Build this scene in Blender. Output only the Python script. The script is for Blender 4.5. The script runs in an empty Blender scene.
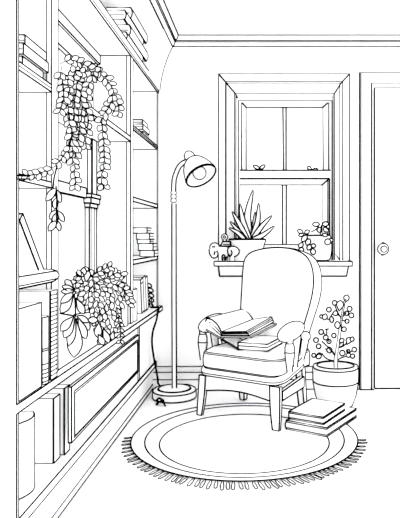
import bpy, math, random
from mathutils import Vector as V
random.seed(7)
sc = bpy.context.scene
COL = sc.collection
FPX, U0, V0, EYE = 590.0, 264.0, 237.0, V((0, 0, 1.1))
K = 0.00145            # pen-line radius per metre of distance

# ------------------------------------------------------------------ materials
def mat(name, c0, c1, scale=40):
    m = bpy.data.materials.new(name); m.use_nodes = True
    nt = m.node_tree; nt.nodes.clear()
    out = nt.nodes.new('ShaderNodeOutputMaterial'); d = nt.nodes.new('ShaderNodeBsdfDiffuse')
    n = nt.nodes.new('ShaderNodeTexNoise'); n.inputs['Scale'].default_value = scale
    tc = nt.nodes.new('ShaderNodeTexCoord')
    r = nt.nodes.new('ShaderNodeValToRGB')
    r.color_ramp.elements[0].color = (*c0, 1); r.color_ramp.elements[1].color = (*c1, 1)
    nt.links.new(tc.outputs['Object'], n.inputs['Vector'])
    nt.links.new(n.outputs['Fac'], r.inputs['Fac']); nt.links.new(r.outputs['Color'], d.inputs['Color'])
    nt.links.new(d.outputs['BSDF'], out.inputs['Surface'])
    return m
W1, W0 = (1, 1, 1), (.998, .998, .998)
WALL = mat('white_plaster', W0, W1, 20); WOOD = mat('white_painted_wood', W0, W1, 30)
CLOTH = mat('white_fabric', W0, W1, 120); CERAMIC = mat('white_ceramic', W0, W1, 15)
LEAF = mat('white_leaf', W0, W1, 60); PAPER = mat('white_paper', W0, W1, 80); METAL = mat('white_enamel', W0, W1, 25)
INK = mat('black_ink', (0, 0, 0), (.002, .002, .002), 50)
GLASS = bpy.data.materials.new('clear_glass'); GLASS.use_nodes = True
_nt = GLASS.node_tree; _nt.nodes.clear()
_o = _nt.nodes.new('ShaderNodeOutputMaterial'); _g = _nt.nodes.new('ShaderNodeBsdfGlass')
_g.inputs['Roughness'].default_value = 0; _g.inputs['IOR'].default_value = 1.45
_nt.links.new(_g.outputs[0], _o.inputs[0])

# ------------------------------------------------------------------ geometry helpers
def at(u, v, y):
    return V(((u - U0) * y / FPX, y, 1.1 - (v - V0) * y / FPX))
def at_x(u, v, x):
    return at(u, v, x * FPX / (u - U0))
def smooth(pts, n=6, closed=False):
    pts = [V(p) for p in pts]; out = []; N = len(pts)
    rng = range(N) if closed else range(N - 1)
    for i in rng:
        if closed: p0, p1, p2, p3 = pts[i - 1], pts[i], pts[(i + 1) % N], pts[(i + 2) % N]
        else: p0, p1, p2, p3 = pts[max(i - 1, 0)], pts[i], pts[i + 1], pts[min(i + 2, N - 1)]
        for k in range(n):
            t = k / n
            out.append(.5 * ((2 * p1) + (p2 - p0) * t + (2 * p0 - 5 * p1 + 4 * p2 - p3) * t * t + (3 * p1 - p0 - 3 * p2 + p3) * t ** 3))
    if not closed: out.append(pts[-1])
    return out
def rrect(x0, x1, y0, y1, r, n=5):
    o = []
    for cx, cy, a0 in ((x1 - r, y0 + r, -90), (x1 - r, y1 - r, 0), (x0 + r, y1 - r, 90), (x0 + r, y0 + r, 180)):
        for k in range(n + 1):
            a = math.radians(a0 + 90 * k / n); o.append((cx + r * math.cos(a), cy + r * math.sin(a)))
    return o
def circle(c, r, n=28, ax=V((1, 0, 0)), ay=V((0, 1, 0))):
    return [V(c) + r * (math.cos(2 * math.pi * k / n) * ax + math.sin(2 * math.pi * k / n) * ay) for k in range(n)]

class MB:
    def __init__(s): s.v = []; s.f = []; s.m = []
    def add(s, vs, fs, m=0):
        o = len(s.v); s.v += [tuple(p) for p in vs]
        s.f += [tuple(i + o for i in f) for f in fs]; s.m += [m] * len(fs)
    # pen line: a thin square-section bead that follows the path
    def ink(s, path, closed=False, k=1.0, r=None):
        P = [V(p) for p in path]
        Q = [P[0]]
        for p in P[1:]:
            if (p - Q[-1]).length > 1e-5: Q.append(p)
        if closed and (Q[0] - Q[-1]).length < 1e-5: Q.pop()
        P = Q; N = len(P)
        if N < 2: return
        vs = []; prev = None
        for i in range(N):
            if closed: t = P[(i + 1) % N] - P[i - 1]
            else: t = P[min(i + 1, N - 1)] - P[max(i - 1, 0)]
            if t.length < 1e-9: t = P[i] - P[i - 1]
            t.normalize()
            if prev is None:
                a = t.cross(V((0, 0, 1)))
                if a.length < .1: a = t.cross(V((1, 0, 0)))
            else:
                a = prev - t * prev.dot(t)
                if a.length < 1e-6: a = t.orthogonal()
            a.normalize(); prev = a; b = t.cross(a)
            rad = r if r else K * k * max(P[i].y, .5)
            for q in range(5):
                an = 2 * math.pi * q / 5
                vs.append(P[i] + rad * (math.cos(an) * a + math.sin(an) * b))
        fs = []
        for i in range(N if closed else N - 1):
            j = (i + 1) % N
            for q in range(5): fs.append((i * 5 + q, i * 5 + (q + 1) % 5, j * 5 + (q + 1) % 5, j * 5 + q))
        if not closed: fs += [tuple(range(4, -1, -1)), tuple((N - 1) * 5 + q for q in range(5))]
        s.add(vs, fs, 1)
    def hexa(s, c, edges=True, k=1.0):
        c = [V(p) for p in c]
        s.add(c, [(0, 3, 2, 1), (4, 5, 6, 7), (0, 1, 5, 4), (1, 2, 6, 5), (2, 3, 7, 6), (3, 0, 4, 7)])
        if edges:
            for a, b in ((0, 1), (1, 2), (2, 3), (3, 0), (4, 5), (5, 6), (6, 7), (7, 4), (0, 4), (1, 5), (2, 6), (3, 7)):
                if edges is True or (a, b) in edges: s.ink([c[a], c[b]], k=k)
    def box(s, x0, x1, y0, y1, z0, z1, edges=True, k=1.0):
        s.hexa([(x0, y0, z0), (x1, y0, z0), (x1, y1, z0), (x0, y1, z0), (x0, y0, z1), (x1, y0, z1), (x1, y1, z1), (x0, y1, z1)], edges, k)
    # closed skin through rings, with its outline drawn where the form turns away
    def loft(s, rings, outline=True, cap=True, k=1.0):
        n = len(rings[0]); vs = [V(p) for r in rings for p in r]; fs = []
        for i in range(len(rings) - 1):
            for q in range(n): fs.append((i * n + q, i * n + (q + 1) % n, (i + 1) * n + (q + 1) % n, (i + 1) * n + q))
        body = list(fs)
        if cap:
            fs += [tuple(range(n - 1, -1, -1)), tuple((len(rings) - 1) * n + q for q in range(n))]
        s.add(vs, fs)
        if outline: s.contour(vs, body, k)
    def contour(s, vs, fs, k=1.0):
        k *= 1.4
        nr = [V((0, 0, 0)) for _ in vs]; tris = []
        for f in fs:
            for a, b, c in ((f[0], f[1], f[2]), (f[0], f[2], f[3])) if len(f) == 4 else ((f[0], f[1], f[2]),):
                x = (vs[b] - vs[a]).cross(vs[c] - vs[a])
                if x.length < 1e-12: continue
                tris.append((a, b, c))
                for q in (a, b, c): nr[q] += x
        g = [nr[i].normalized().dot((EYE - vs[i]).normalized()) + 1e-7 for i in range(len(vs))]
        for t in tris:
            pts = []
            for a, b in ((t[0], t[1]), (t[1], t[2]), (t[2], t[0])):
                if (g[a] > 0) != (g[b] > 0):
                    w = g[a] / (g[a] - g[b]); pts.append(vs[a].lerp(vs[b], w))
            if len(pts) == 2 and (pts[0] - pts[1]).length > 1e-5: s.ink(pts, k=k)
    def lathe(s, prof, c, n=28, outline=True, k=1.0, ax=V((1, 0, 0)), ay=V((0, 1, 0)), az=V((0, 0, 1)), cap=True):
        c = V(c); s.loft([circle(c + az * h, max(r, 1e-4), n, ax, ay) for r, h in prof], outline, cap, k)
    def rod(s, path, r, n=10, outline=True, k=1.0, m=0):
        P = [V(p) for p in path]; rings = []; prev = None
        for i in range(len(P)):
            t = (P[min(i + 1, len(P) - 1)] - P[max(i - 1, 0)]).normalized()
            a = (t.orthogonal() if prev is None else prev - t * prev.dot(t)).normalized(); prev = a; b = t.cross(a)
            rr = r[i] if isinstance(r, (list, tuple)) else r
            rings.append(circle(P[i], rr, n, a, b))
        if m == 0: s.loft(rings, outline, True, k)
        else:
            o = MB(); o.loft(rings, False); s.add(o.v, o.f, m)
    def ball(s, c, r, ax=V((1, 0, 0)), ay=V((0, 1, 0)), az=V((0, 0, 1)), rx=None, ry=None, rz=None, n=20, k=1.0):
        rx, ry, rz = rx or r, ry or r, rz or r; c = V(c); rings = []
        for i in range(13):
            t = math.pi * i / 12; w = max(math.sin(t), .002); h = -math.cos(t)
            rings.append([c + az * rz * h + ax * rx * w * math.cos(2 * math.pi * q / n) + ay * ry * w * math.sin(2 * math.pi * q / n) for q in range(n)])
        s.loft(rings, True, True, k)
    # leaf blade between two points, cupped, edged with a pen line
    def leaf(s, b, t, w, shape='oval', nrm=(0, -1, 0), k=1.0, n=14, rib=False):
        b, t = V(b), V(t); d = t - b; L = d.length; d.normalize(); nrm = V(nrm); nrm = (nrm - d * nrm.dot(d)).normalized(); sd = d.cross(nrm)
        pts = []
        half = n // 2
        for i in range(half + 1):
            q = i / half
            if shape == 'tear': ww = math.sin(math.pi * q ** 1.5) ** .8 if 0 < q < 1 else 0
            elif shape == 'round': ww = math.sqrt(max(0, 1 - (2 * q - 1) ** 2))
            else: ww = math.sin(math.pi * q) ** .75 if 0 < q < 1 else 0
            pts.append((q, ww))
        L0 = [b + d * L * q + sd * w / 2 * ww for q, ww in pts]; R0 = [b + d * L * q - sd * w / 2 * ww for q, ww in pts[1:-1]][::-1]
        ring = L0 + R0; c = b + d * L * .5 + nrm * w * .08; cb = b + d * L * .5 - nrm * w * .02
        N = len(ring)
        s.add(ring + [c, cb], [(i, (i + 1) % N, N) for i in range(N)] + [((i + 1) % N, i, N + 1) for i in range(N)])
        s.ink(ring, True, k)
        if rib: s.ink([b, c, b + d * L * .8 + nrm * w * .03], k=k * .7)
    def build(s, name, m, parent=None, mat2=None):
        me = bpy.data.meshes.new(name); off = parent['_w'] if parent and '_w' in parent else None
        off = V(off) if off is not None else V((0, 0, 0))
        me.from_pydata([tuple(V(p) - off) for p in s.v], [], s.f); me.materials.append(m); me.materials.append(mat2 or INK)
        me.polygons.foreach_set('material_index', s.m); me.update()
        o = bpy.data.objects.new(name, me); COL.objects.link(o)
        if parent: o.parent = parent; o['_w'] = tuple(off)
        return o

def empty(name, loc, label, cat, group=None):
    o = bpy.data.objects.new(name, None); COL.objects.link(o); o.location = loc; o['_w'] = tuple(loc); o.empty_display_size = .05
    o['label'] = label; o['category'] = cat
    if group: o['group'] = group
    return o
def tag(o, label, cat, group=None):
    o['label'] = label; o['category'] = cat
    if group: o['group'] = group
    return o
def struct(name, loc=None):
    o = bpy.data.objects.new(name, None); COL.objects.link(o); o.location = loc; o['_w'] = tuple(loc); o['kind'] = 'structure'; return o

# ------------------------------------------------------------------ room shell
YB = 4.27
m = MB(); m.box(-1.06, 1.9, 1.2, 4.55, -.06, 0, False); m.build('floor', WALL)['kind'] = 'structure'
m = MB(); m.box(-1.06, 1.9, 2.6, 4.55, 2.547, 2.61, False); m.build('ceiling', WALL)['kind'] = 'structure'
m = MB(); m.box(-1.06, -1.004, 1.6, YB, 0, 2.547, False)
m.build('wall_left', WALL)['kind'] = 'structure'
# soffit over the bookcase with the cove that runs down into the corner
m = MB(); m.box(-1.004, -.664, 2.6, YB, 2.479, 2.547, False)
cv = smooth([at(u, v, YB) for u, v in ((172.2, 46.8), (167, 58.5), (163, 71), (160.7, 82), (159.6, 90))], 5)
prof = cv + [V((-.994, YB, cv[-1].z)), V((-.994, YB, 2.479))]
m.loft([[V((p.x, 3.9, p.z)) for p in prof], [V((p.x, YB - .001, p.z)) for p in prof]], False)
m.ink(cv)
m.build('trim_1', WALL)['kind'] = 'structure'
# window opening: x from WX0 to WX1, z from WZ0 to WZ1
WX0, WX1, WZ0, WZ1 = -.2, .505, .905, 2.12
DX0 = .765
m = MB()
m.box(-.994, WX0, YB, 4.5, 0, 2.547, False); m.box(WX1, 1.9, YB, 4.5, 0, 2.547, False)
m.box(WX0, WX1, YB, 4.5, 0, WZ0, False); m.box(WX0, WX1, YB, 4.5, WZ1, 2.547, False)
m.build('wall_back', WALL)['kind'] = 'structure'
# crown mouldings
def crown(P0, P1, dirn, name, cut0):
    pass
m = MB()
pr = [(0, 2.479), (.012, 2.485), (.022, 2.505), (.03, 2.512), (.05, 2.545)]
ra = [V((-.664 + d, YB - d, z)) for d, z in pr]; rb = [V((1.9, YB - d, z)) for d, z in pr]
m.loft([ra + [V((-.664, YB, 2.546))], rb + [V((1.9, YB, 2.546))]], False)
for i, kk in ((0, .8), (2, .7), (3, .7), (4, .8)): m.ink([ra[i], rb[i]], k=kk)
m.ink(ra)
m.build('trim_2', WALL)['kind'] = 'structure'
m = MB(); rc = [V((-.664 + d, 2.6, z)) for d, z in pr]
m.loft([rc + [V((-.664, 2.6, 2.546))], ra + [V((-.664, YB, 2.546))]], False)
for i, kk in ((0, 1), (2, .9), (3, .9), (4, 1)): m.ink([rc[i], ra[i]], k=kk)
m.build('trim_3', WALL)['kind'] = 'structure'
# baseboard on the back wall
m = MB(); yb = YB - .018
m.box(-.8, .684, yb, YB, 0, .075, False); m.box(-.8, .684, yb + .004, YB, .075, .125, False); m.box(-.8, .684, yb + .008, YB, .125, .168, False)
for z in (.004, .072, .125, .168): m.ink([(-.8, yb, z), (.684, yb, z)], k=.65)
m.build('baseboard_back', WOOD)['kind'] = 'structure'

# ------------------------------------------------------------------ window
win = struct('window_1', (.14, YB, .93))
YC = 4.235
def fr(m, u0, u1, v0, y, zb, k=.9, top=True):
    a, b, c, d = at(u0, v0, y), at(u1, v0, y), None, None
    m.ink([V((a.x, y, zb)), a, b, V((b.x, y, zb))], k=k)
zs = .934
m = MB()   # casing boards
X = lambda u, y=YC: (u - U0) * y / FPX
Z = lambda v, y=YC: 1.1 - (v - V0) * y / FPX
m.box(X(218.6), X(236), YC, YB, zs, Z(73.8), False); m.box(X(333), X(349.6), YC, YB, zs, Z(73.8), False)
m.box(X(236), X(333), YC, YB, Z(94.5), Z(73.8), False)
fr(m, 218.6, 349.6, 73.8, YC, zs); fr(m, 225.6, 342.8, 81.6, YC, zs); fr(m, 226.2, 339.8, 83.2, YC, zs, .7)
m.ink([at(218.6, 73.8, YC), at(226.2, 82.8, YC), at(235.2, 93.5, YC)]); m.ink([at(349.6, 73.8, YC), at(341, 83.2, YC), at(334.5, 93.5, YC)])
fr(m, 234.6, 334.6, 93.5, YC, zs, .8); fr(m, 236, 333.2, 93.5, YC, zs, .6)
m.build('casing', WOOD, win)
m = MB()   # jamb and head lining of the recess
YJ = 4.33
m.box(X(235.5), X(239.5), 4.262, 4.47, zs, Z(95), False); m.box(X(331.5), X(334), 4.262, 4.47, zs, Z(95), False); m.box(X(239.5), X(331.5), 4.262, 4.47, Z(99.5), Z(94), False)
m.ink([at(235.2, 93.5, YC), at(238.6, 100.2, 4.28)]); m.ink([at(334.5, 93.5, YC), at(332, 100.2, 4.28)])
fr(m, 238.6, 332, 100.4, 4.262, zs, .8)
m.build('jamb', WOOD, win)
YS = 4.335
X = lambda u: (u - U0) * YS / FPX
Z = lambda v: 1.1 - (v - V0) * YS / FPX
m = MB()   # upper sash
m.box(X(239), X(246.4), YS, YS + .04, Z(178), Z(100), False); m.box(X(323), X(332), YS, YS + .04, Z(178), Z(100), False)
m.box(X(246.4), X(323), YS, YS + .04, Z(107.3), Z(100), False)
m.ink([at(241.6, 170, YS), at(241.6, 102.2, YS), at(328.6, 102.2, YS), at(328.6, 170, YS)], k=.9)
m.ink([at(246.2, 170, YS), at(246.2, 107.3, YS), at(322.8, 107.3, YS), at(323.2, 170, YS)], k=.9)
m.ink([at(241.6, 102.2, YS), at(246.2, 107.3, YS)]); m.ink([at(328.6, 102.2, YS), at(322.8, 107.3, YS)])
sash = m.build('sash', WOOD, win)
m = MB(); m.box(X(282.8), X(286.2), YS + .004, YS + .036, Z(172), Z(107.3), False)
m.ink([at(282.8, 107.3, YS), at(283.4, 170, YS)], k=.9); m.ink([at(286.2, 107.3, YS), at(286.2, 170, YS)], k=.9)
m.build('muntin', WOOD, sash)
m = MB(); m.box(X(246.4), X(323), YS + .042, YS + .046, Z(172), Z(107.3), False); m.build('pane', GLASS, sash)
m = MB()   # lower sash, standing proud of the upper one
YL = 4.30
X = lambda u: (u - U0) * YL / FPX
Z = lambda v: 1.1 - (v - V0) * YL / FPX
m.box(X(239), X(331.5), YL - .01, YS, Z(178.5), Z(170.2), False)
m.box(X(239), X(331.5), YL, YL + .034, Z(185), Z(178.5), False)
m.box(X(239), X(240.6), YL, YL + .034, Z(244.5), Z(185), False); m.box(X(322), X(331.5), YL, YL + .034, Z(244.5), Z(185), False)
m.box(X(239), X(331.5), YL, YL + .034, .935, Z(244.5), False)
m.ink([at(236.6, 170.2, YL - .01), at(332.5, 170.2, YL - .01)]); m.ink([at(239, 178.5, YL - .01), at(329.4, 178.5, YL - .01)])
m.ink([at(239, 178.5, YL), at(239.6, 260, YL)], k=.9); m.ink([at(329.4, 178.7, YL), at(329.4, 244, YL), at(329.4, 262, YL)], k=.9); m.ink([at(327.8, 180, YL), at(327.8, 262, YL)], k=.7)
m.ink([at(239.8, 185, YL), at(322, 185, YL), at(322, 244.5, YL), at(239.8, 244.5, YL)], True, .9)
m.ink([at(322, 185, YL), at(329.2, 178.7, YL)])
sash = m.build('sash', WOOD, win)
m = MB(); m.box(X(282.4), X(286.4), YL + .002, YL + .03, Z(244.5), Z(185), False)
for u in (282.4, 286.4): m.ink([at(u, 185, YL), at(u, 244.5, YL)], k=.9)
m.build('muntin', WOOD, sash)
m = MB(); m.box(X(240.6), X(322), YL + .035, YL + .039, Z(244.5), Z(185), False); m.build('pane', GLASS, sash)
m = MB()   # sill and apron
m.box(-.343, .607, 4.058, 4.47, .9, .932, ((0, 1), (4, 5), (1, 5), (0, 4), (1, 2), (5, 6)), .8)
m.ink([at(331.5, 253.5, 4.25), at(335, 253.5, 4.24), at(339.8, 260, 4.235)], k=.9)
m.build('window_sill', WOOD, win)
m = MB(); m.hexa([(-.318, 4.22, .82), (.59, 4.22, .82), (.59, YB, .82), (-.318, YB, .82), (-.326, 4.21, .9), (.605, 4.21, .9), (.605, YB, .9), (-.326, YB, .9)])
m.build('window_apron', WOOD, win)

# ------------------------------------------------------------------ door at the right
dr = struct('door_1', (1.2, YB, 0)); YD = 4.235
m = MB(); X = lambda u: (u - U0) * YD / FPX; Z = lambda v: 1.1 - (v - V0) * YD / FPX
m.box(X(359.8), X(371.4), YD, YB, 0, Z(72.7), False); m.box(X(371.4), 1.75, YD, YB, Z(83), Z(72.7), False); m.box(1.66, 1.75, YD, YB, 0, Z(83), False)
m.ink([(X(359.8), YD, .004), at(359.8, 72.7, YD), (1.75, YD, Z(72.7)), (1.75, YD, .004)], k=1.15); m.ink([(X(361.2), YD, .004), at(361.2, 73.5, YD)], k=.5)
m.ink([(X(371.4), YD, .004), at(371.4, 83, YD), (1.66, YD, Z(83)), (1.66, YD, .004)])
m.ink([(X(359.8), YD, .004), (X(374), YD, .004)])
m.build('casing', WOOD, dr)
m = MB(); YE = 4.25
m.box((374.5 - U0) * YE / FPX, 1.655, YE, YB, .002, Z(87.4), False)
x0 = (374.6 - U0) * YE / FPX
m.ink([(x0, YE, .01), (x0, YE, Z(87.4)), (1.655, YE, Z(87.4))]); m.ink([(x0, YE, .01), (1.655, YE, .01)])
dl = m.build('door_leaf', WOOD, dr)
m = MB(); c = at(383.2, 249, 4.2)
m.ball(c, .036); m.lathe([(.012, 0), (.012, .03), (.042, .032), (.042, .045)], c, 20, True, 1, V((1, 0, 0)), V((0, 0, 1)), V((0, 1, 0)))
m.ink(circle(c + V((0, -.03, 0)), .022, 18, V((1, 0, 0)), V((0, 0, 1))), True, .8)
m.build('door_knob', METAL, dl)

# ------------------------------------------------------------------ bookcase along the left wall
XF, XB = -.765, -.98
bc = empty('bookcase', (-.87, 3.0, .6), 'tall white bookcase along the left wall, open shelves above a counter', 'bookcase')
m = MB(); m.box(-.992, -.735, 1.753, 1.766, .602, 2.2, ((0, 4), (1, 5), (2, 6), (3, 7))); m.build('side_panel', WOOD, bc)
def upright(y0, y1, rev):
    m = MB(); m.box(XB, XF, y0, y1, .602, 2.14, True, .8 if rev else .6)
    if rev: m.ink([(rev, y0, .602), (rev, y0, 2.14)], k=.7)
    m.build('upright', WOOD, bc)
upright(2.124, 2.19, -.783); upright(3.381, 3.4375, -.788); upright(4.218, YB - .02, None)
m = MB(); m.box(-.992, XB, 1.768, YB - .02, .602, 2.14, False); m.build('back_panel', WOOD, bc)
m = MB(); m.box(-.992, XF, 1.768, YB - .002, 2.142, 2.2); m.ink([(XF, 1.768, 2.158), (XF, 4.268, 2.158)], k=.8); m.build('top_board', WOOD, bc)
def shelf(y0, y1, z0, z1, line=None):
    m = MB(); m.box(XB, XF, y0, y1, z0, z1)
    if line: m.ink([(XF, y0, line), (XF, y1, line)], k=.7)
    m.build('shelf', WOOD, bc)
shelf(1.768, 2.122, 1.622, 1.648, 1.635); shelf(1.768, 2.122, 1.277, 1.297)
shelf(2.192, 3.379, 1.648, 1.675); shelf(3.44, 4.216, 1.728, 1.752, 1.74); shelf(3.44, 4.216, 1.308, 1.333); shelf(3.44, 4.216, .94, .966)
m = MB()   # nosed shelf of the near bay
rings = []
sec = [(-.745, .942), (-.738, .95), (-.735, .963), (-.738, .977), (-.745, .985)]
for y, sx, sz in ((1.768, 1, 1), (2.07, 1, 1), (2.1, .98, .9), (2.115, .95, .6), (2.119, .94, .3)):
    zc = .963; xb = XB if y < 2.122 else -.763
    rings.append([V((xb, y, zc + (.942 - zc) * sz))] + [V((-.763 + (x + .763) * sx, y, zc + (z - zc) * sz)) for x, z in sec] + [V((xb, y, zc + (.985 - zc) * sz))])
m.loft(rings)
for z in (.952, .98): m.ink([(-.738, 1.768, z), (-.738, 2.1, z)], k=.9)
m.build('shelf', WOOD, bc)
m = MB()   # post standing in the back corner of the wide bay
def pz(v, y): return 1.1 - (v - V0) * y / FPX
yp0, yp1 = 3.22, 3.375
m.box(-.979, -.955, 3.27, 3.36, 1.335, 1.645); m.ink([(-.955, 3.285, 1.335), (-.955, 3.285, 1.645)], k=.7)
m.box(-.979, -.935, 3.2, 3.37, 1.315, 1.335); m.box(-.979, -.94, 3.205, 3.365, 1.285, 1.315); m.box(-.979, -.95, 3.22, 3.36, 1.262, 1.285)
m.box(-.979, -.955, 3.225, 3.355, .603, 1.262)
for y in (3.255, 3.32): m.ink([(-.955, y, .603), (-.955, y, 1.262)], k=.8)
m.build('corner_post', WOOD, bc)
m = MB(); m.box(-.979, -.965, 2.192, 3.2, 1.312, 1.365); m.build('back_rail', WOOD, bc)
m = MB(); m.box(-.979, -.955, 2.192, 3.379, 2.0, 2.09); m.box(-.979, -.94, 2.192, 3.379, 2.09, 2.14); m.build('back_rail', WOOD, bc)

m = MB(); m.box(-.992, -.735, 1.753, YB - .02, .574, .601, ((1, 2), (5, 6), (2, 6), (2, 3), (6, 7)))
m.ink([(-.77, 2.195, .602), (-.77, 3.2, .602)], k=.9)
tag(m.build('countertop', WOOD), 'long white counter board running under the bookcase shelves', 'countertop')

cb = empty('base_cabinet', (-.87, 3.0, 0), 'low white base cabinet with a long panelled door under the counter', 'cabinet')
YE_ = YB - .02
m = MB(); m.box(-.985, -.784, 2.535, YE_, .206, .574, False)
for y in (3.66, 3.705): m.ink([(-.784, y, .206), (-.784, y, .574)])
m.box(-.992, -.985, 1.768, 2.535, .206, .574, False)
m.build('carcass', WOOD, cb)
m = MB(); m.box(-.992, -.735, 1.753, 1.766, 0, .573, ((0, 4), (1, 5), (2, 6), (3, 7))); m.build('side_panel', WOOD, cb)
m = MB(); m.box(-.99, -.778, 1.768, YE_, .172, .205); m.build('bottom_board', WOOD, cb)
m = MB(); m.box(-.99, -.805, 1.768, YE_, 0, .17, False)
for z in (.004, .035): m.ink([(-.805, 1.768, z), (-.805, 4.26, z)])
m.build('plinth', WOOD, cb)
m = MB(); y0, y1, z0, z1 = 2.36, 3.614, .277, .50
m.box(-.783, -.770, y0, y1, z0, z1)
xx = -.77
for i, (a, kk) in enumerate(((.030, 1), (.042, .8))):
    m.ink([(xx, y0 + a, z0 + a * .35), (xx, y1 - a, z0 + a * .35), (xx, y1 - a, z1 - a * .85), (xx, y0 + a, z1 - a * .85)], True, kk)
m.build('door', WOOD, cb)

# ------------------------------------------------------------------ books
def book(name, o, ex, ey, ez, L, W, T, label, group=None, bands=(), k=1.0, lines=1, cat='book', bt=None, rounded=False, inner=False):
    """closed book: ex along the spine, ey from spine to fore-edge, ez through the thickness"""
    o, ex, ey, ez = V(o), V(ex).normalized(), V(ey).normalized(), V(ez).normalized()
    t = empty(name, o, label, cat, group)
    bt = bt or min(.006, max(.003, T * .1)); P = lambda a, b, c: o + ex * a + ey * b + ez * c
    def bx(m, a0, a1, b0, b1, c0, c1, e=True):
        m.hexa([P(a0, b0, c0), P(a1, b0, c0), P(a1, b1, c0), P(a0, b1, c0), P(a0, b0, c1), P(a1, b0, c1), P(a1, b1, c1), P(a0, b1, c1)], e, k)
    m = MB()
    bx(m, 0, L, 0, W, 0, bt, False); bx(m, 0, L, 0, W, T - bt, T, False)
    if rounded:
        A = [(0, 0)] + [(-.16 * T * math.sin(math.pi * q / 8), T * q / 8) for q in range(1, 8)] + [(0, T), (bt, T), (bt, 0)]
        m.loft([[P(0, b, c) for b, c in A], [P(L, b, c) for b, c in A]], True, k=k)
        for a in (0, L): m.ink([P(a, b, c) for b, c in A[:9]], k=k)
    else: bx(m, 0, L, 0, bt, 0, T, False)
    for c in (0, T): m.ink([P(0, 0, c), P(L, 0, c), P(L, W, c), P(0, W, c)], True, k)
    if not rounded:
        for a in (0, L): m.ink([P(a, 0, 0), P(a, 0, T)], k=k)
    if inner:
        for c in (bt, T - bt): m.ink([P(0, 0, c), P(L, 0, c)], k=k * .7); m.ink([P(0, 0, c), P(0, W, c), P(L, W, c), P(L, 0, c)], k=k * .7)
    for f in bands: m.ink([P(f * L, b, c) for b, c in A[:9]] if rounded else [P(f * L, -.0005, .0), P(f * L, -.0005, T)], k=k)
    m.build('cover', PAPER, t)
    m = MB(); bx(m, .003, L - .003, bt, W - .003, bt, T - bt, False)
    for i in range(lines):
        c = bt + (T - 2 * bt) * (i + 1) / (lines + 1)
        m.ink([P(.003, bt, c), P(.003, W - .003, c), P(L - .003, W - .003, c), P(L - .003, bt, c)], k=k * .7)
    m.build('pages', PAPER, t)
    return t
X_, Y_, Z_ = V((1, 0, 0)), V((0, 1, 0)), V((0, 0, 1)); NX = -X_
G = 'books in the stack on the high near shelf'
for i, (x, y0, y1, th, lab) in enumerate(((-.782, 1.91, 2.085, .036, 'lowest book of the flat stack on the high near shelf'),
                                        (-.773, 1.895, 2.11, .036, 'middle book of the flat stack on the high near shelf'),
                                        (-.778, 1.92, 2.105, .033, 'topmost book of the flat stack on the high near shelf'))):
    book('book', (x, y0, 1.650 + i * .0375), Y_, NX, Z_, y1 - y0, .15, th, lab, G, rounded=False)
d = V((0, -.69, .724)).normalized(); e = V((0, -.724, -.69)).normalized()
book('book', (-.775, 2.075, .988), d, NX, e, .26, .17, .036, 'slim book leaning sideways on the rounded shelf at far left', lines=0, inner=True)
book('book', (-.742, 1.772, .602), Z_, NX, Y_, .28, .2, .195, 'very thick upright book at the near left end of the counter', rounded=False, lines=0, k=.9)
book('book', (-.746, 1.985, .602), Z_, NX, Y_, .226, .19, .05, 'slim upright book with banded spine beside the very thick book', bands=(.04, .1, .16, .22, .3, .5, .53), lines=0, k=.8, rounded=True)
book('book', (-.741, 2.05, .602), Z_, NX, Y_, .31, .19, .062, 'tall upright book with many spine bands against the near upright', bands=[i / 21 for i in range(1, 21)], lines=0, k=.7)
book('book', (-.838, 2.0, .207), Z_, NX, Y_, .258, .13, .145, 'fat round-spined book, nearest on the low open shelf', rounded=True, lines=0)
book('book', (-.83, 2.33, .207), Z_, NX, Y_, .255, .145, .068, 'middle upright book on the low open shelf, cover showing', lines=0)
book('book', (-.818, 2.42, .207), Z_, NX, Y_, .272, .15, .06, 'upright book on the low open shelf next to the cabinet door', lines=0)
# stack on the middle-high shelf of the far bay
G = 'books in the stack on the far upper shelf'
for i, (x, y0, y1, lab) in enumerate(((-.785, 3.82, 3.99, 'bottom book of the small stack on the far upper shelf'),
                                    (-.772, 3.76, 3.96, 'second book of the small stack on the far upper shelf'),
                                    (-.778, 3.78, 3.93, 'top book of the small stack on the far upper shelf'))):
    book('book', (x, y0, 1.754 + i * .033), Y_, NX, Z_, y1 - y0, .15, .0325, lab, G, k=.8)
G = 'books in the stepped pile on the far middle shelf'
zz = .968
for i, (ul, ur, th, lab) in enumerate(((140, 154.5, .041, 'lowest book of the stepped pile on the far middle shelf'),
                                     (138.3, 153, .046, 'second lowest book of the stepped pile on the far middle shelf'),
                                     (137.3, 150, .028, 'thin middle book of the stepped pile on the far middle shelf'),
                                     (136.6, 149.5, .04, 'second highest book of the stepped pile on the far middle shelf'),
                                     (133, 147, .036, 'highest book of the stepped pile on the far middle shelf'))):
    xr = min((ur - U0) * 3.95 / FPX, -.735); xl = (ul - U0) * 3.95 / FPX
    book('book', (xr, 3.95, zz), NX, Y_, Z_, xr - xl, .15, th, lab, G, k=.8, rounded=False); zz += th + .0007
# upright books at the far end of the counter
book('book', (-.785, 3.25, .602), Z_, NX, Y_, .2, .17, .11, 'upright book half hidden by the bushy counter plant', rounded=True, lines=0, k=.8)
book('book', (-.776, 3.45, .602), Z_, NX, Y_, .19, .17, .11, 'upright book on the counter just behind the second upright', rounded=True, lines=0, k=.8)
for i, (y, h, lab) in enumerate(((3.80, .222, 'nearest of three leaning books near the counter end'), (3.872, .232, 'middle of three leaning books near the counter end'),
                               (3.944, .225, 'farthest of three leaning books near the counter end, beside the sprig'))):
    d = V((0, -.17, .985)).normalized(); e = V((0, .985, .17)).normalized()
    book('book', (-.795, y + .04, .603 + (.0 if i else .0)), d, NX, e, h, .15, .068, lab, 'leaning books near the counter end', k=.8, lines=1, bands=(.88,) if i == 0 else ())
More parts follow.
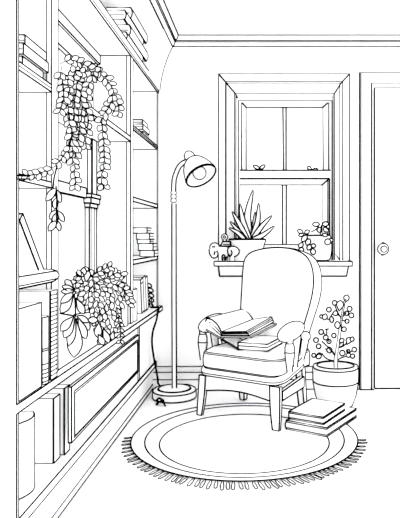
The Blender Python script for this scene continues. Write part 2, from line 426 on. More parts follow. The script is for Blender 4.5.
# on top of the bookcase
G = 'books lying on top of the bookcase'
zz = 2.202
for i, (x, y0, y1, th, lab) in enumerate(((-.772, 3.30, 3.72, .045, 'lowest book lying on top of the bookcase'), (-.768, 3.36, 3.85, .062, 'second book up, lying on top of the bookcase'),
                                        (-.774, 3.28, 3.74, .05, 'third book up, lying on top of the bookcase'), (-.768, 3.4, 3.84, .06, 'highest book lying on top of the bookcase'))):
    book('book', (x, y0, zz), Y_, NX, Z_, y1 - y0, .14, th, lab, G, rounded=True, k=.9); zz += th + .001

# ------------------------------------------------------------------ floor lamp
lx, ly = -.6135, 4.04
lp = empty('floor_lamp', (lx, ly, 0), 'white gooseneck floor lamp standing in the corner beside the bookcase', 'lamp')
m = MB(); m.lathe([(.143, 0), (.145, .01), (.144, .05), (.138, .058), (.112, .0605), (.108, .064), (.02, .066)], (lx, ly, 0), 40)
for r, z in ((.145, .005), (.144, .05), (.112, .0615), (.107, .064)): m.ink(circle((lx, ly, z), r, 40), True, .9)
m.build('base', METAL, lp)
zt = 1.1 + (V0 - 203.5) / FPX * ly
m = MB(); px = -.6175
m.rod([(lx, ly, .066), (lx - .003, ly, .7), (px, ly, zt)], .012, 12); m.build('pole', METAL, lp)
m = MB()
for v in (192.9, 196.6, 200.4):
    c = at(173.6, v, ly); m.ball(c, .0145, rx=.0165, ry=.0165, rz=.0135, k=.9)
m.build('joint', METAL, lp)
m = MB()
gp = smooth([at(u, v, ly) for u, v in ((173.6, 191), (174, 181), (176, 173.5), (179, 167), (183, 163), (187.5, 161.3))], 5)
m.rod(gp, .0115, 12); m.build('gooseneck', METAL, lp)
N = V((.486, -.40, -.774)).normalized(); A1 = V((.844, 0, .53)); A1 = (A1 - N * A1.dot(N)).normalized(); A2 = N.cross(A1)
rc = at(201.3, 176, ly - .06)
m = MB()
prof = [(.024, .150), (.045, .142), (.068, .118), (.086, .085), (.098, .05), (.106, .02), (.110, 0), (.107, 0), (.102, .02), (.094, .05), (.08, .085), (.06, .118), (.03, .14)]
m.loft([circle(rc - N * h, r, 36, A1, A2) for r, h in prof], False, False)
vs = [p for r, h in prof[:7] for p in circle(rc - N * h, r, 36, A1, A2)]
fs = [(i * 36 + q, i * 36 + (q + 1) % 36, (i + 1) * 36 + (q + 1) % 36, (i + 1) * 36 + q) for i in range(6) for q in range(36)]
m.contour(vs, fs); m.ink(circle(rc, .109, 36, A1, A2), True, 1.1); m.ink(circle(rc - N * .008, .1095, 36, A1, A2)[0:36], True, .7)
m.build('lamp_shade', METAL, lp)
m = MB(); m.loft([circle(rc - N * h, r, 20, A1, A2) for r, h in ((.03, .142), (.033, .16), (.032, .185), (.026, .205), (.012, .218), (.002, .222))]); m.build('socket', METAL, lp)
m = MB(); m.ball(rc - N * .028, .041); m.build('bulb', CERAMIC, lp)
m = MB()
cp = smooth([(-.79, 4.16, .607), (-.765, 4.13, .608), (-.735, 4.12, .606), at(157.6, 313, 4.02), at(156.5, 320, 3.99), at(153, 331, 3.99), at(152, 342, 4.0), at(153.4, 355, 4.02),
             at(156, 369, 4.06), at(157.8, 379, 4.12), at(158.2, 383.6, 4.15), (-.715, 4.17, .03), (-.69, 4.18, .01)], 6)
m.rod(cp, .0068, 8, m=1); m.rod(smooth([(-.70, 3.905, .008), at(157, 400, 3.88), at(159, 398.2, 3.87), at(161, 399, 3.86)], 4), .0068, 8, m=1); cord = m.build('power_cord', METAL, lp)
m = MB(); a, b = at(161.5, 400, 3.855), at(163.4, 402.5, 3.84)
m.rod([a, a.lerp(b, .5), b], [.012, .013, .009], 10, m=1); m.rod([b, at(165.4, 406, 3.82)], .006, 8, m=1); m.rod([at(158.8, 400.5, 3.86), at(156.4, 405, 3.85)], .008, 8, m=1)
m.build('plug', METAL, cord)

# ------------------------------------------------------------------ rug
m = MB(); rcx, rcy, R = -.105, 3.255, .615
m.lathe([(R - .004, .001), (R, .004), (R - .002, .008)], (rcx, rcy, 0), 72, False)
m.ink(circle((rcx, rcy, .008), R, 72), True)
def ell(cx, cy, rx, ry): return [V((cx + rx * math.cos(2 * math.pi * q / 72), cy + ry * math.sin(2 * math.pi * q / 72), .008)) for q in range(72)]
m.ink(ell(-.104, 3.245, .54, .568), True); m.ink(ell(-.104, 3.175, .452, .455), True)
rug = empty('rug', (rcx, rcy, 0), 'round banded rug with a fringe under the armchair', 'rug')
m.build('rug_mat', CLOTH, rug)
angs = []; a = math.radians(183)
while a < math.radians(354): angs.append(a); a += (.027 + .026 * math.cos(a) ** 4) / R
for a in angs:
    m = MB(); a += random.uniform(-.006, .006)
    er = V((math.cos(a), math.sin(a), 0)); et = V((-math.sin(a), math.cos(a), 0)); L = random.uniform(.9, 1.1) * (.046 + .04 * math.sin(a) ** 2); sl = random.uniform(.004, .016)
    p0 = V((rcx, rcy, .005)) + er * R
    ring = [p0 - et * .003, p0 - et * .0075 + er * L * .5 + et * sl * .5, p0 - et * .0055 + er * L * .92 + et * sl, p0 + er * L + et * sl, p0 + et * .0055 + er * L * .9 + et * sl, p0 + et * .0075 + er * L * .5 + et * sl * .5, p0 + et * .003]
    m.add([p + V((0, 0, 0)) for p in ring] + [p - V((0, 0, .004)) for p in ring], [tuple(range(7)), tuple(range(13, 6, -1))] + [(q, q + 7, (q + 1) % 7 + 7, (q + 1) % 7) for q in range(7)])
    m.ink(ring, k=.7); m.build('tassel', CLOTH, rug)

# ------------------------------------------------------------------ armchair
O = V((-.153, 3.477, .008)); SX = V((.85, -.527, 0)).normalized(); SY = V((.527, .85, 0)).normalized()
def C(a, b, z): return V((O.x, O.y, 0)) + SX * a + SY * b + V((0, 0, z))
ch = empty('armchair', (O.x + .13, O.y + .2, 0), 'white upholstered wooden armchair standing on the round rug', 'armchair')
def ringat(x0, x1, y0, y1, r, z): return [C(a, b, z) for a, b in rrect(x0, x1, y0, y1, r, 6)]
m = MB()
m.loft([ringat(-.262, .262, .0, .42, .06, .300), ringat(-.276, .276, -.016, .43, .075, .308), ringat(-.28, .28, -.022, .43, .08, .35), ringat(-.276, .276, -.014, .43, .08, .395),
        ringat(-.24, .24, .03, .40, .07, .418), ringat(-.15, .15, .12, .36, .06, .427)])
for z, g in ((.311, .002), (.391, 0), (.400, -.004)): m.ink(ringat(-.276 - g, .276 + g, -.015 - g, .43, .078, z), True, .6)
m.build('seat_cushion', CLOTH, ch)
def railring(g, z, sl): return [C(a, b, z + sl * max(b, 0)) for a, b in rrect(-.296 - g, .296 + g, -.022 - g, .335, .1, 8)]
m = MB(); m.loft([railring(-.01, .254, .2), railring(.002, .262, .2), railring(.004, .28, .24), railring(-.004, .300, .28), railring(-.06, .296, .28)], True, True, .8)
m.ink(railring(.002, .261, .2), True, .75); m.ink(railring(.005, .275, .23), True, .6); m.ink(railring(-.006, .3015, .28), True, .75)
m.build('seat_rail', WOOD, ch)
m = MB()   # front apron with a shallow arch
na = 10; aw = .235
bot = [(-aw + 2 * aw * q / na, .163 + .026 * math.sin(math.pi * q / na)) for q in range(na + 1)]
f0 = [C(a, .0, z) for a, z in bot] + [C(aw, 0, .258), C(-aw, 0, .258)]; f1 = [C(a, .03, z) for a, z in bot] + [C(aw, .03, .258), C(-aw, .03, .258)]
m.loft([f0, f1], False); m.ink(f0[:na + 1]); m.build('apron', WOOD, ch)
def leg(a, b, w0, w1, da, db, zt=.256, dp=1):
    m = MB(); q = [(-1, -1), (1, -1), (1, 1), (-1, 1)]; rings = []
    for t in (0, .25, .5, .75, 1):
        z = .009 + (zt - .009) * t; w = w1 + (w0 - w1) * t ** .8 + .006 * math.sin(math.pi * t); s = (1 - t) ** 1.6
        rings.append([C(a + da * s + x * w / 2, b + db * s + y * w * dp / 2, z) for x, y in q])
    m.loft(rings, False)
    for i in range(4): m.ink([r[i] for r in rings])
    m.ink(rings[0], True); m.ink(rings[-1], True, .8)
    m.build('leg', WOOD, ch)
leg(-.262, .005, .046, .034, -.016, -.012, .253, .4); leg(.255, .005, .066, .042, .012, -.012, .253, .35)
leg(.245, .32, .038, .03, .012, .02, .31); leg(-.25, .42, .042, .032, .0, .01)
for s in (-1, 1):
    m = MB(); a0, a1 = s * .262 - .012, s * .262 + .012
    m.hexa([C(a0, .05, .165), C(a1, .05, .165), C(a1, .31, .185), C(a0, .31, .185), C(a0, .05, .215), C(a1, .05, .215), C(a1, .31, .25), C(a0, .31, .25)])
    m.build('side_stretcher', WOOD, ch)
# upholstered back
bcn = V((.080, 3.80, .76)); lean = .13
BR = V((.906, -.4226, 0)).normalized(); BU = V((.4226 * lean, .906 * lean, 1)).normalized(); BN = BU.cross(BR)   # BN points backwards
if BN.y < 0: BN = -BN
def onback(u, v):
    dv = at(u, v, 1) - EYE; t = (bcn - EYE).dot(BN) / dv.dot(BN); return EYE + dv * t
outl = smooth([onback(u, v) for u, v in ((241, 347), (240.2, 330), (240.7, 310), (241.8, 290), (243, 270), (245, 259), (251, 252.5), (262, 249), (274, 247.6), (286, 248), (297, 250.5), (306, 256), (311, 264), (313.4, 275), (313.2, 288),
                                      (310.6, 302), (306, 318), (302, 332), (299, 347))], 3, False)
cen = sum(outl, V((0, 0, 0))) / len(outl)
def bring(s, off, dx=0.0):
    o = []
    for p in outl:
        d = p - cen; rr = max(0.0, d.dot(BR)); o.append(cen + d * s + BN * off + BR * rr * dx)
    return o
m = MB()
m.loft([bring(.6, -.016), bring(.88, -.012), bring(1, 0), bring(1.0, .035, .07), bring(.998, .075, .10), bring(.97, .105, .085), bring(.6, .112)])
m.ink(bring(1, 0)); m.build('back_cushion', CLOTH, ch)
# arms: padded rest, turned front post, two rear posts standing on the seat rail
for sd_ in (1, -1):
    a = sd_ * .304
    m = MB(); c0 = C(a - sd_ * .008, .112 + (.035 if sd_ < 0 else 0), .553)
    axp = (SY + Z_ * .16).normalized(); azp = (Z_ - SY * .16).normalized()
    m.ball(c0, .1, ax=axp, ay=SX, az=azp, rx=.128, ry=.05, rz=.046, n=28); m.build('arm_pad', CLOTH, ch)
    m = MB(); b0 = C(sd_ * .312, .065, .3)
    m.lathe([(.012, .03), (.014, .05), (.021, .1), (.025, .135), (.0265, .142), (.023, .15), (.025, .165), (.02, .185), (.016, .2), (.018, .215)], b0, 18)
    for r, h in ((.0265, .142), (.017, .192)): m.ink(circle(b0 + V((0, 0, h)), r, 18), True, .8)
    m.build('arm_post', WOOD, ch)
    m = MB(); m.rod([C(sd_ * .289, .17, .335), C(sd_ * .292, .17, .41), C(a, .165, .52)], [.012, .017, .022], 14); m.build('arm_post', WOOD, ch)
    m = MB(); p1 = C(a, .275, .495)
    m.rod([C(sd_ * .28, .27, .365), C(sd_ * .292, .27, .42), p1], [.013, .016, .019], 14); m.ball(p1 + Z_ * .008, .026); m.build('arm_post', WOOD, ch)

# ------------------------------------------------------------------ books on the seat and on the floor
e1, e2 = V((.94, -.34, 0)).normalized(), V((.34, .94, 0)).normalized()
bk = book('book', (-.155, 3.515, .432), e2, e1, Z_, .27, .185, .04, 'closed book lying flat on the seat under the open one', lines=1, k=1.0)
m = MB(); pts = [at(219, 337.5, 3.74), at(238.5, 349.2, 3.54), at(247, 343, 3.62), at(228, 333, 3.80)]
m.hexa([p + V((0, 0, -.004)) for p in pts] + [p + V((0, 0, .004)) for p in pts], True, .7); m.build('loose_cover', PAPER, bk)
ob = empty('open_book', at(236, 337, 3.7), 'open book with a curling left page on the armchair seat', 'book')
ftop = smooth([at(206.5, 318.3, 3.68), at(211, 319.2, 3.67), at(216, 323, 3.64), at(219.5, 328, 3.61), at(221.3, 332, 3.58)], 4)
btop = smooth([at(241.3, 309.6, 3.88), at(244.5, 310.3, 3.87), at(248, 312.8, 3.85), at(250.6, 316, 3.83), at(252.6, 319.4, 3.81)], 4)
fbot = smooth([at(204.6, 326, 3.68), at(209, 329.5, 3.67), at(213, 333, 3.64), at(217.5, 336, 3.61), at(221, 337, 3.58)], 4)
bbot = [p + V((0, 0, -.035)) for p in btop]
m = MB(); m.loft([ftop + fbot[::-1], btop + bbot[::-1]], False)
m.ink(ftop); m.ink(btop); m.ink([ftop[0], btop[0]]); m.ink([ftop[-1], btop[-1]]); m.ink([ftop[0], fbot[0]])
for w in (.33, .62):
    m.ink([p.lerp(q, w) for p, q in zip(ftop, fbot)][3:], k=.8)
m.build('pages', PAPER, ob)
T4 = [at(222, 331.8, 3.575), at(246, 331.4, 3.56), at(271.6, 316.8, 3.75), at(253, 319.6, 3.78)]
B4 = [at(221.5, 335.2, 3.575), at(249, 335.4, 3.56), at(273.5, 322, 3.75), at(253, 325, 3.78)]
m = MB(); m.hexa(B4 + T4, True, .75)
for w in (.4, .7): m.ink([B4[0].lerp(T4[0], w), B4[1].lerp(T4[1], w), B4[2].lerp(T4[2], w)], k=.7)
m.build('pages', PAPER, ob)
m = MB()
D4 = [at(221, 336, 3.57), at(251, 336.3, 3.555), at(276.5, 323.5, 3.75), at(253, 326, 3.78)]
m.hexa([p - V((0, 0, .009)) for p in D4] + D4, True, .6)
L4 = [fbot[0] + V((-.012, -.004, -.004)), fbot[-1] + V((0, -.004, -.004)), bbot[-1] - V((0, 0, .004)), bbot[0] - V((.006, 0, .004))]
m.hexa([p - V((0, 0, .009)) for p in L4] + L4, True, .6)
m.build('cover', PAPER, ob)
f1, f2 = V((.83, -.558, 0)).normalized(), V((.52, .854, 0)).normalized(); f1 = (f1 - f2 * f1.dot(f2)).normalized()
book('book', (.128, 3.348, .0095), f2, f1, Z_, .42, .25, .05, 'larger closed book lying on the rug beneath another', lines=0, rounded=True, bt=.009, inner=True)
book('book', (.142, 3.372, .061), V((.5, .866, 0)), V((.866, -.5, 0)), Z_, .31, .215, .042, 'smaller closed book on top of the larger one by the chair leg', lines=0, bt=.008, inner=True)

# ------------------------------------------------------------------ plants
def sprig(m, path, xpl, ln, wd, step, jit=.012, k=.75, both=True):
    """leaf pairs along a trailing stem; path in stem coordinates on the plane x = xpl"""
    P = [V((p[0], p[1], 0)) for p in smooth([(a, b, 0) for a, b in path], 8)]
    acc = 0; side = 1; items = []
    for i in range(1, len(P)):
        d = P[i] - P[i - 1]; acc += d.length
        if acc >= step:
            acc = 0; th = math.atan2(d.y, d.x)
            for s in ((1, -1) if both else (side,)):
                an = th + s * random.uniform(.45, .95); L = ln * random.uniform(.85, 1.15)
                items.append((P[i].x + random.uniform(-.6, .6), P[i].y, an, L))
            side = -side
    random.shuffle(items)
    for u, v, an, L in items:
        x = xpl + random.uniform(-jit, jit); b = at_x(u, v, x); w = wd * random.uniform(.85, 1.15)
        t = at(u + L * math.cos(an), v + L * math.sin(an), b.y + random.uniform(-.006, .006))
        m.leaf(b, t, w * b.y / FPX, 'oval', (random.uniform(-.12, .3), -1, random.uniform(-.1, .2)), k=k)
    m.ink([at_x(p.x, p.y, xpl - .004) for p in P], k=.5)

# trailing vine on the bookcase shelf
vp = empty('trailing_plant', (-.86, 2.62, 1.677), 'trailing vine with strings of small leaves spilling from the wide upper shelf', 'plant')
m = MB(); m.lathe([(.045, 0), (.05, .01), (.062, .1), (.066, .105), (.066, .12), (.058, .12), (.055, .1)], (-.87, 2.62, 1.677), 24)
m.ink(circle((-.87, 2.62, 1.782), .066, 24), True); m.build('pot', CERAMIC, vp)
m = MB(); XV = -.728
for path in (
    [(62, 72), (63, 84), (64, 95), (62, 104), (60, 113)],
    [(70, 60), (75, 70), (77, 82), (75, 98), (74, 115), (72, 130), (70, 145), (64, 155), (57, 164)],
    [(57, 165), (49, 170), (41, 173), (33, 175), (26, 175)],
    [(68, 72), (69, 90), (68, 108), (70, 125), (73, 142), (72, 158), (75, 172), (76, 187)],
    [(84, 64), (91, 74), (88, 88), (86, 102), (88, 116), (87, 130), (85, 147)],
    [(80, 85), (82, 105), (80, 122), (79, 138), (76, 152)],
    [(62, 66), (60, 76)], [(60, 64), (70, 60), (82, 64), (94, 70)], [(62, 74), (72, 76), (80, 74)],
    [(80, 62), (92, 68), (102, 75), (110, 84), (115, 96), (119, 106), (118, 114)],
    [(111, 90), (112, 100), (107, 110), (102, 120), (103, 134), (104, 148), (104, 164), (103, 178), (104, 190)]):
    sprig(m, path, XV, 8, 5.3, 5.6, .018)
m.ink([at_x(26, 176, XV), at_x(18, 175.5, XV)], k=.9); m.ink([at_x(30, 179, XV), at_x(18, 179, XV)], k=.9); m.ink([at_x(57, 166, XV), at_x(54, 178, XV), at_x(53, 188, XV)])
for b, t, w in (((56, 188), (46, 201), 7), ((57, 190), (60.5, 203), 5.4), ((56, 198), (54.5, 209), 5.4), ((57, 210), (49.5, 219), 6), ((58, 211), (64, 222), 5.4), ((57, 213), (53.5, 224), 6), ((56, 221), (48.5, 231), 6.6), ((57, 221), (60, 231), 5)):
    y = (XV - .003 * random.random()) * FPX / (b[0] - U0); m.leaf(at(*b, y), at(*t, y), w * y / FPX, 'oval', (.1, -1, .1), k=.9)
m.ink([at_x(56, 186, XV), at_x(57, 198, XV), at_x(56.5, 210, XV), at_x(57, 224, XV)])
m.build('foliage', LEAF, vp)

# bushy plant on the counter
bp = empty('bushy_plant', (-.875, 2.95, .602), 'large bushy plant with big drooping leaves in the wide bay of the counter', 'plant')
m = MB(); m.lathe([(.05, 0), (.055, .01), (.066, .09), (.07, .095), (.07, .11), (.06, .11)], (-.875, 2.95, .602), 24); m.ink(circle((-.875, 2.95, .697), .07, 24), True); m.build('pot', CERAMIC, bp)
m = MB()
def in_poly(x, y, P):
    c = False; j = len(P) - 1
    for i in range(len(P)):
        if (P[i][1] > y) != (P[j][1] > y) and x < (P[j][0] - P[i][0]) * (y - P[i][1]) / (P[j][1] - P[i][1]) + P[i][0]: c = not c
        j = i
    return c
poly = [(76, 274), (84, 268), (94, 272), (102, 268), (116, 268), (122, 276), (125, 286), (131, 296), (132, 306), (124, 304), (119, 308), (120, 320), (119, 340), (110, 340), (101, 341), (95, 330), (91, 318), (86, 306), (76, 300), (70, 290)]
pts = []; tries = 0
while tries < 6000:
    tries += 1; u, v = random.uniform(66, 134), random.uniform(264, 344)
    if in_poly(u, v, poly) and all((u - a) ** 2 + (v - b) ** 2 > 21 for a, b in pts): pts.append((u, v))
pts.sort(key=lambda p: -((p[0] - 92) ** 2 + (p[1] - 288) ** 2) + random.uniform(-300, 300))
for i, (u, v) in enumerate(pts):
    an = math.atan2((v - 284) + 6, (u - 90) * 1.0) + random.uniform(-.7, .7); L = random.uniform(6.5, 9.5)
    x = -.755 + .055 * i / len(pts); y = -x * FPX / (U0 - u) * -1
    y = x * FPX / (u - U0); b = at(u - .5 * L * math.cos(an), v - .5 * L * math.sin(an), y); t = at(u + .5 * L * math.cos(an), v + .5 * L * math.sin(an), y)
    m.leaf(b, t, random.uniform(4.0, 5.4) * y / FPX, random.choice(('oval', 'tear', 'oval')), (random.uniform(-.05, .15), -1, random.uniform(-.05, .1)), k=.72, rib=random.random() < .12)
big = [((76, 318), (74, 357.5), 15, 'tear'), ((75, 317), (64, 338), 9, 'tear'), ((74, 316), (60.5, 331), 8.5, 'tear'), ((76, 318), (68.5, 346), 8, 'tear'), ((78, 317), (86, 339), 8, 'tear'), ((78, 316), (89.5, 330), 9, 'tear'),
       ((77, 316), (89, 322), 6, 'oval'), ((74, 294), (60.5, 313), 9.5, 'tear'), ((73, 293), (60.5, 303), 7, 'oval'), ((74, 291), (61, 291.5), 5.5, 'oval'), ((74, 290), (62, 286), 5.5, 'oval'), ((74, 288), (65, 280), 6, 'tear'),
       ((84, 284), (74, 276.5), 7, 'tear'), ((84, 276), (76, 272.5), 5.5, 'oval'), ((83, 276), (84, 267.5), 6, 'oval'), ((86, 283), (88, 270), 6.5, 'tear'), ((78, 294), (83, 302), 6, 'oval'), ((76, 298), (84, 314), 7, 'tear'),
       ((99, 322), (97.5, 337.5), 7.5, 'tear'), ((98, 334), (104, 345), 6, 'tear'), ((103, 328), (109, 343), 6.5, 'tear'), ((101, 335), (99, 345), 5, 'tear'), ((88, 320), (98, 320), 6.5, 'oval'), ((93, 326), (95, 322), 4, 'round')]
for i, (b, t, w, sh) in enumerate(big):
    x = -.735 + .0012 * i; y = x * FPX / (.5 * (b[0] + t[0]) - U0)
    if b[0] > 86: x = -.70; y = x * FPX / (b[0] - U0)
    m.leaf(at(*b, y), at(*t, y), w * y / FPX, sh, (.05, -1, .1), k=.9, n=18)
m.ink([at_x(74, 290, -.73), at_x(75.3, 304, -.73), at_x(75.5, 317, -.73)]); m.ink([at_x(60, 313.5, -.735), at_x(75.3, 316, -.73)])
for path in ([(92, 276), (102, 270), (112, 266)], [(98, 282), (110, 276), (119, 272)], [(112, 284), (122, 288), (128, 296), (131, 304)], [(116, 276), (120, 274), (123, 277)]):
    sprig(m, path, -.70, 7, 4.4, 5.5, .01)
sprig(m, [(117, 308), (119.5, 320), (120.5, 334), (121, 345)], -.70, 5, 3, 5, .006)
m.build('foliage', LEAF, bp)

# little sprig by the far end of the counter
sp = empty('small_plant', (-.84, 4.13, .602), 'small leafy sprig behind the leaning books at the counter end', 'plant')
m = MB(); m.lathe([(.03, 0), (.036, .06), (.036, .07)], (-.86, 4.14, .602), 16); m.build('pot', CERAMIC, sp)
m = MB(); yv = 4.06
m.ink(smooth([(-.86, 4.14, .67), at(146, 282, 4.1), at(149, 290, 4.08), at(151.5, 300, yv), at(152, 308, yv)], 5))
for (u, v), (a, b), w in (((147, 284), (151.5, 287), 3.4), ((148, 289), (153.3, 291.5), 3.6), ((149, 294), (153.6, 296.8), 3.6), ((149.5, 299), (153.6, 301.5), 3.6), ((148.5, 300), (147.5, 305), 3.4), ((150, 304), (152.8, 307.5), 3.2), ((148, 293), (147, 298.5), 3.4)):
    m.leaf(at(u, v, yv), at(a, b, yv - .004), w * yv / FPX, 'oval', k=.9)
m.build('foliage', LEAF, sp)

# spiky plant on the sill
ZS = .933
sk = empty('spiky_plant', (-.118, 4.172, ZS), 'spiky long-leaved plant in a tapered pot on the left of the sill', 'plant')
m = MB(); m.lathe([(.094, 0), (.1, .004), (.118, .125), (.127, .132), (.126, .150), (.112, .150), (.108, .12)], (-.118, 4.172, ZS), 32, ay=V((0, .6, 0)))
m.ink(circle((-.118, 4.172, ZS + .149), .126, 32, ay=V((0, .6, 0))), True, .8); m.build('pot', CERAMIC, sk)
m = MB()
def blade(m, pts, w, y, nrm=(0, -1, 0)):
    c = smooth([at(u, v, y + dy) for u, v, dy in pts], 6); n = len(c); L = []; Rr = []
    for i, p in enumerate(c):
        t = (c[min(i + 1, n - 1)] - c[max(i - 1, 0)]).normalized(); s = t.cross(V(nrm)).normalized(); q = i / (n - 1)
        ww = w / 2 * y / FPX * (.55 + 1.1 * q - 1.65 * q * q) / .73 if q < .98 else 0
        L.append(p + s * ww); Rr.append(p - s * ww)
    mid = [p + V(nrm) * .006 for p in c]
    vs = L + mid + Rr; fs = []
    for i in range(n - 1): fs += [(i, i + 1, n + i + 1, n + i), (n + i, n + i + 1, 2 * n + i + 1, 2 * n + i)]
    m.add(vs, fs); m.ink(L); m.ink(Rr)
for pts, w, dy in (([(252, 240, 0), (254, 226, 0), (255, 212, .02)], 4, .03), ([(250, 240, 0), (247.5, 216, .02), (253, 190, .03)], 6.8, .02), ([(251, 240, 0), (257.5, 222, 0), (258.6, 203, 0)], 5.2, .01),
                   ([(250, 240, 0), (243, 221, 0), (240, 204, 0)], 5, 0), ([(248, 240, 0), (239.5, 224, 0), (232, 211.5, 0)], 4.2, -.01), ([(252, 240, 0), (262, 226, 0), (272, 215.5, 0)], 4.6, -.01),
                   ([(252, 240, 0), (263, 235, 0), (274.5, 226, 0)], 4.6, -.025), ([(247, 241, 0), (238.5, 231, 0), (230, 221.5, 0)], 3.8, -.02), ([(246, 241, 0), (238, 233, 0), (229, 228, 0)], 3.8, -.03)):
    blade(m, pts, w, 4.168 + dy)
m.build('foliage', LEAF, sk)

# round pot on the right of the sill
rp = empty('leafy_potted_plant', (.377, 4.2, ZS), 'round pot with a few loose leafy stems on the right of the sill', 'plant')
m = MB(); m.lathe([(.07, 0), (.085, .006), (.094, .03), (.1, .075), (.1, .12), (.094, .165), (.09, .178), (.08, .178), (.078, .16)], (.377, 4.2, ZS), 32)
m.ink(circle((.377, 4.2, ZS + .177), .09, 32), True, .8); m.ink(circle((.377, 4.2, ZS + .006), .083, 32), True, .8); m.build('pot', CERAMIC, rp)
m = MB(); s = 6.63
def lf(cu, cv, L, w, ang, y, sh='oval'):
    a = math.radians(ang); u, v = 290 + cu / s, 210 + cv / s; du, dv = .5 * L * math.cos(a), -.5 * L * math.sin(a)
    m.leaf(at(u - du, v - dv, y), at(u + du, v + dv, y), w * y / FPX, sh, k=.9)
yl = 4.06
for i, q in enumerate(((68, 143, 6.5, 4, -30), (75, 165, 6, 3.2, 20), (113, 145, 5.5, 4, 25), (95, 188, 8, 5, 50), (120, 212, 7, 5, 60), (72, 233, 6, 4.4, 50), (75, 264, 5, 5, 90), (128, 247, 6.5, 4.6, 55), (155, 237, 5, 4, 0), (153, 276, 6.5, 5, 100))):
    lf(*q, yl - .002 * i)
for i, q in enumerate(((172, 95, 7.5, 4.6, 0), (235, 93, 7, 4.6, 10), (195, 132, 6, 5, 95), (238, 130, 6, 4.5, -40), (252, 112, 4.5, 3, 70), (232, 166, 5.5, 3.4, -15), (272, 200, 4.5, 4, 20))):
    lf(*q, 4.1 - .002 * i)
lf(250, 211, 6.2, 6, 90, 4.06, 'round')
st = lambda *p: m.ink(smooth([at(290 + a / s, 210 + b / s, yl + .015) for a, b in p], 4), k=.9)
st((105, 160), (115, 185), (125, 215), (150, 260)); st((110, 165), (85, 205), (72, 245)); st((208, 100), (205, 130), (200, 165)); st((140, 145), (170, 130), (190, 110))
m.build('foliage', LEAF, rp)

# floor pot with a young round-leaved tree
px0, py0 = .469, 3.87
fp = empty('potted_tree', (px0, py0, 0), 'young tree with small round leaves in a floor pot beside the door', 'plant')
m = MB(); m.lathe([(.098, .002), (.108, .006), (.128, .06), (.141, .13), (.1445, .15), (.1455, .2), (.146, .24), (.14, .257), (.122, .259), (.118, .25), (.116, .2)], (px0, py0, 0), 40)
for r, z in ((.106, .005), (.145, .155), (.1455, .246), (.121, .259)): m.ink(circle((px0, py0, z), r, 40), True, .9)
pot = m.build('pot', CERAMIC, fp)
m = MB(); m.lathe([(.115, .19), (.116, .205), (.05, .212)], (px0, py0, 0), 30, False); m.build('soil', CERAMIC, fp)
m = MB(); G2 = lambda a, b, dy=0: at(310 + a / s, 290 + b / s, py0 + dy)
tp = [G2(172, 520), G2(172, 450), G2(188, 340), G2(208, 200), G2(228, 75)]
m.rod(smooth(tp, 4), [.0105] * 5 + [.007] * 6 + [.004] * 6, 8, k=.6)
m.build('trunk', WOOD, fp)
m = MB()
for i, (a, b, L, w, ang, sh) in enumerate(((240, 58, 8, 5.6, 75, 'tear'), (163, 85, 5, 4.6, 80, 'round'), (198, 105, 11, 7, 82, 'tear'), (125, 130, 5, 4.8, 0, 'round'), (262, 125, 5.2, 5, 0, 'round'), (274, 168, 5, 4.8, 30, 'round'), (242, 155, 4.5, 4.2, 60, 'round'),
        (98, 178, 6.5, 5, 70, 'oval'), (75, 175, 3.4, 3.4, 0, 'round'), (143, 195, 7, 4.2, 100, 'oval'), (165, 155, 6, 5, 20, 'tear'), (245, 207, 4.4, 4, 20, 'round'), (182, 232, 7.5, 5.6, 95, 'oval'), (225, 260, 5, 4.6, 70, 'round'), (74, 278, 5, 5, 0, 'round'),
        (104, 315, 5.2, 4.6, 20, 'round'), (126, 341, 4.4, 4.2, 0, 'round'), (158, 302, 4.6, 4.4, 0, 'round'), (40, 332, 5, 4.8, 90, 'round'), (57, 373, 5, 4.6, 40, 'round'), (210, 335, 5.5, 4, 30, 'oval'), (205, 362, 6.5, 4, 35, 'oval'), (255, 338, 8, 5.6, 65, 'tear'), (279, 326, 5, 4, 70, 'oval'),
        (128, 398, 6.2, 5.4, 100, 'oval'), (214, 418, 5.6, 5.4, 0, 'round'), (293, 395, 4.8, 4.6, 0, 'round'), (253, 404, 3.8, 3.4, 60, 'oval'), (254, 432, 4.8, 4.2, 20, 'round'), (282, 438, 4.4, 4.2, 0, 'round'), (25, 433, 4.2, 4, 0, 'round'), (58, 440, 6, 4.6, 30, 'oval'), (62, 428, 5, 3.4, 0, 'oval'))):
    y = py0 + .05 * math.sin(i * 2.4); an = math.radians(ang); u, v = 310 + a / s, 290 + b / s
    du, dv = .5 * L * math.cos(an), -.5 * L * math.sin(an)
    m.leaf(at(u - du, v - dv, y), at(u + du, v + dv, y), w * y / FPX, sh, k=.9)
for p in (((228, 75), (240, 60)), ((208, 190), (180, 140), (165, 100)), ((208, 185), (185, 165), (150, 160), (138, 180)), ((208, 190), (240, 150)), ((206, 200), (240, 205)), ((200, 240), (222, 250)), ((135, 200), (110, 190), (80, 176)),
          ((172, 445), (130, 390), (105, 365), (78, 338)), ((172, 440), (150, 405)), ((128, 345), (112, 300), (112, 265)), ((100, 262), (125, 258)), ((105, 300), (90, 285)), ((178, 385), (215, 375), (245, 350)), ((180, 380), (210, 340)), ((175, 470), (205, 450), (245, 435), (250, 400)), ((160, 470), (110, 455), (78, 420)), ((240, 430), (270, 410), (285, 398)), ((100, 390), (115, 395))):
    m.ink(smooth([G2(*q) for q in p], 4), k=.85)
m.build('foliage', LEAF, fp)

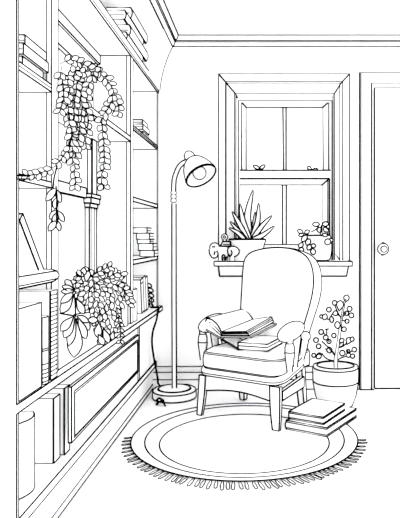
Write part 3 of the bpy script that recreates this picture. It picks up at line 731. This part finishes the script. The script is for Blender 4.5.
# leaf tips showing over the meeting rail
for nm, lab, lv in (('leaf_sprig', 'two leaf tips showing above the window rail, left', (((262, 170), (253, 165.5), 3.4), ((258, 170), (265.3, 165), 3.4))),
                    ('leaf_sprig', 'two leaf tips showing above the window rail, right', (((312, 170), (307.5, 166.8), 3.2), ((312, 170), (317.6, 169), 2.6)))):
    m = MB()
    for b, t, w in lv: m.leaf(at(*b, YL - .004), at(*t, YL - .004), w * YL / FPX, 'tear', k=.9)
    tag(m.build(nm, LEAF), lab, 'leaves', 'leaf tips on the window rail')

# ------------------------------------------------------------------ elephant figurine
ye = 4.09
ef = empty('elephant_figurine', (at(224, 0, ye).x, ye, ZS), 'small white elephant figurine with a saddle at the left end of the sill', 'figurine')
m = MB(); Q = lambda u, v, dy=0: at(u, v, ye + dy)
m.ball(Q(223.6, 251), .04, rx=.044, ry=.026, rz=.045)
for u, dy in ((220.6, -.012), (222.6, .014), (229.5, .014), (232, -.008)):
    p = Q(u, 261, dy); p.z = ZS + .001; m.rod([p, p + V((0, 0, .02)), p + V((-.001, 0, .05))], [.014, .0125, .014], 12, k=.6)
m.ball(Q(232.5, 251.5, -.002), .03, rx=.045, ry=.018, rz=.034)
m.ink(smooth([Q(229, 246, -.03), Q(227.5, 251, -.03), Q(229.5, 256.5, -.03), Q(232, 253.5, -.031), Q(231, 250, -.03)], 4), k=.9)
m.ink(smooth([Q(222.6, 260.5, -.03), Q(222, 256.5, -.03), Q(223.6, 254.6, -.03), Q(225, 257, -.03), Q(224.6, 260.5, -.03)], 4), k=.9)
body = m.build('body', CERAMIC, ef)
m = MB(); m.ball(Q(214.6, 247.6, -.006), .02, rx=.031, ry=.022, rz=.03)
m.rod(smooth([Q(211.5, 249, -.01), Q(212, 253, -.012), Q(213.6, 256, -.014), Q(216, 255, -.016), Q(216.2, 252.5, -.016)], 4), [.014] * 6 + [.012] * 6 + [.0095] * 5, 12)
for u in (212.8, 214.6): m.ball(Q(u, 246.8, -.03), .003, k=.5)
m.build('head', CERAMIC, ef)
m = MB(); a, b = Q(220.5, 246.2, -.02), Q(231, 241.6, .02)
m.hexa([(a.x, ye - .022, a.z), (b.x, ye - .022, a.z), (b.x, ye + .022, a.z), (a.x, ye + .022, a.z), (a.x + .014, ye - .016, b.z), (b.x - .004, ye - .016, b.z), (b.x - .004, ye + .016, b.z), (a.x + .014, ye + .016, b.z)])
m.ink([Q(223, 244.2, -.024), Q(229.5, 244.2, -.024)], k=.8)
sd = m.build('saddle', CERAMIC, ef)
m = MB(); m.rod([Q(224.6, 242), Q(224.6, 239.5)], .009, 10); m.ball(Q(224.6, 237), .0185); m.ink(circle(Q(224.6, 237, -.018), .008, 12, X_, Z_), True, .8)
m.build('knob', CERAMIC, sd)

# ------------------------------------------------------------------ light, camera, view
w = bpy.data.worlds.new('daylight'); sc.world = w; w.use_nodes = True
bg = w.node_tree.nodes.get('Background') or w.node_tree.nodes.new('ShaderNodeBackground')
bg.inputs[0].default_value = (1, 1, 1, 1); bg.inputs[1].default_value = 1.0
cam = bpy.data.cameras.new('camera'); co = bpy.data.objects.new('camera', cam); COL.objects.link(co); sc.camera = co
co.location = EYE; co.rotation_euler = (math.radians(90), 0, 0); cam.sensor_width = 36; cam.lens = FPX / 518 * 36
cam.shift_x = -(U0 - 200) / 518; cam.shift_y = -(259 - V0) / 518; cam.clip_start = .02
for o in list(bpy.data.objects):
    if '_w' in o: del o['_w']
sc.cycles.max_bounces = 160; sc.cycles.diffuse_bounces = 160; sc.cycles.transmission_bounces = 12
vs_ = sc.view_settings; vs_.view_transform = 'Standard'; vs_.look = 'None'; vs_.gamma = 1; vs_.use_curve_mapping = False; vs_.exposure = 1.22
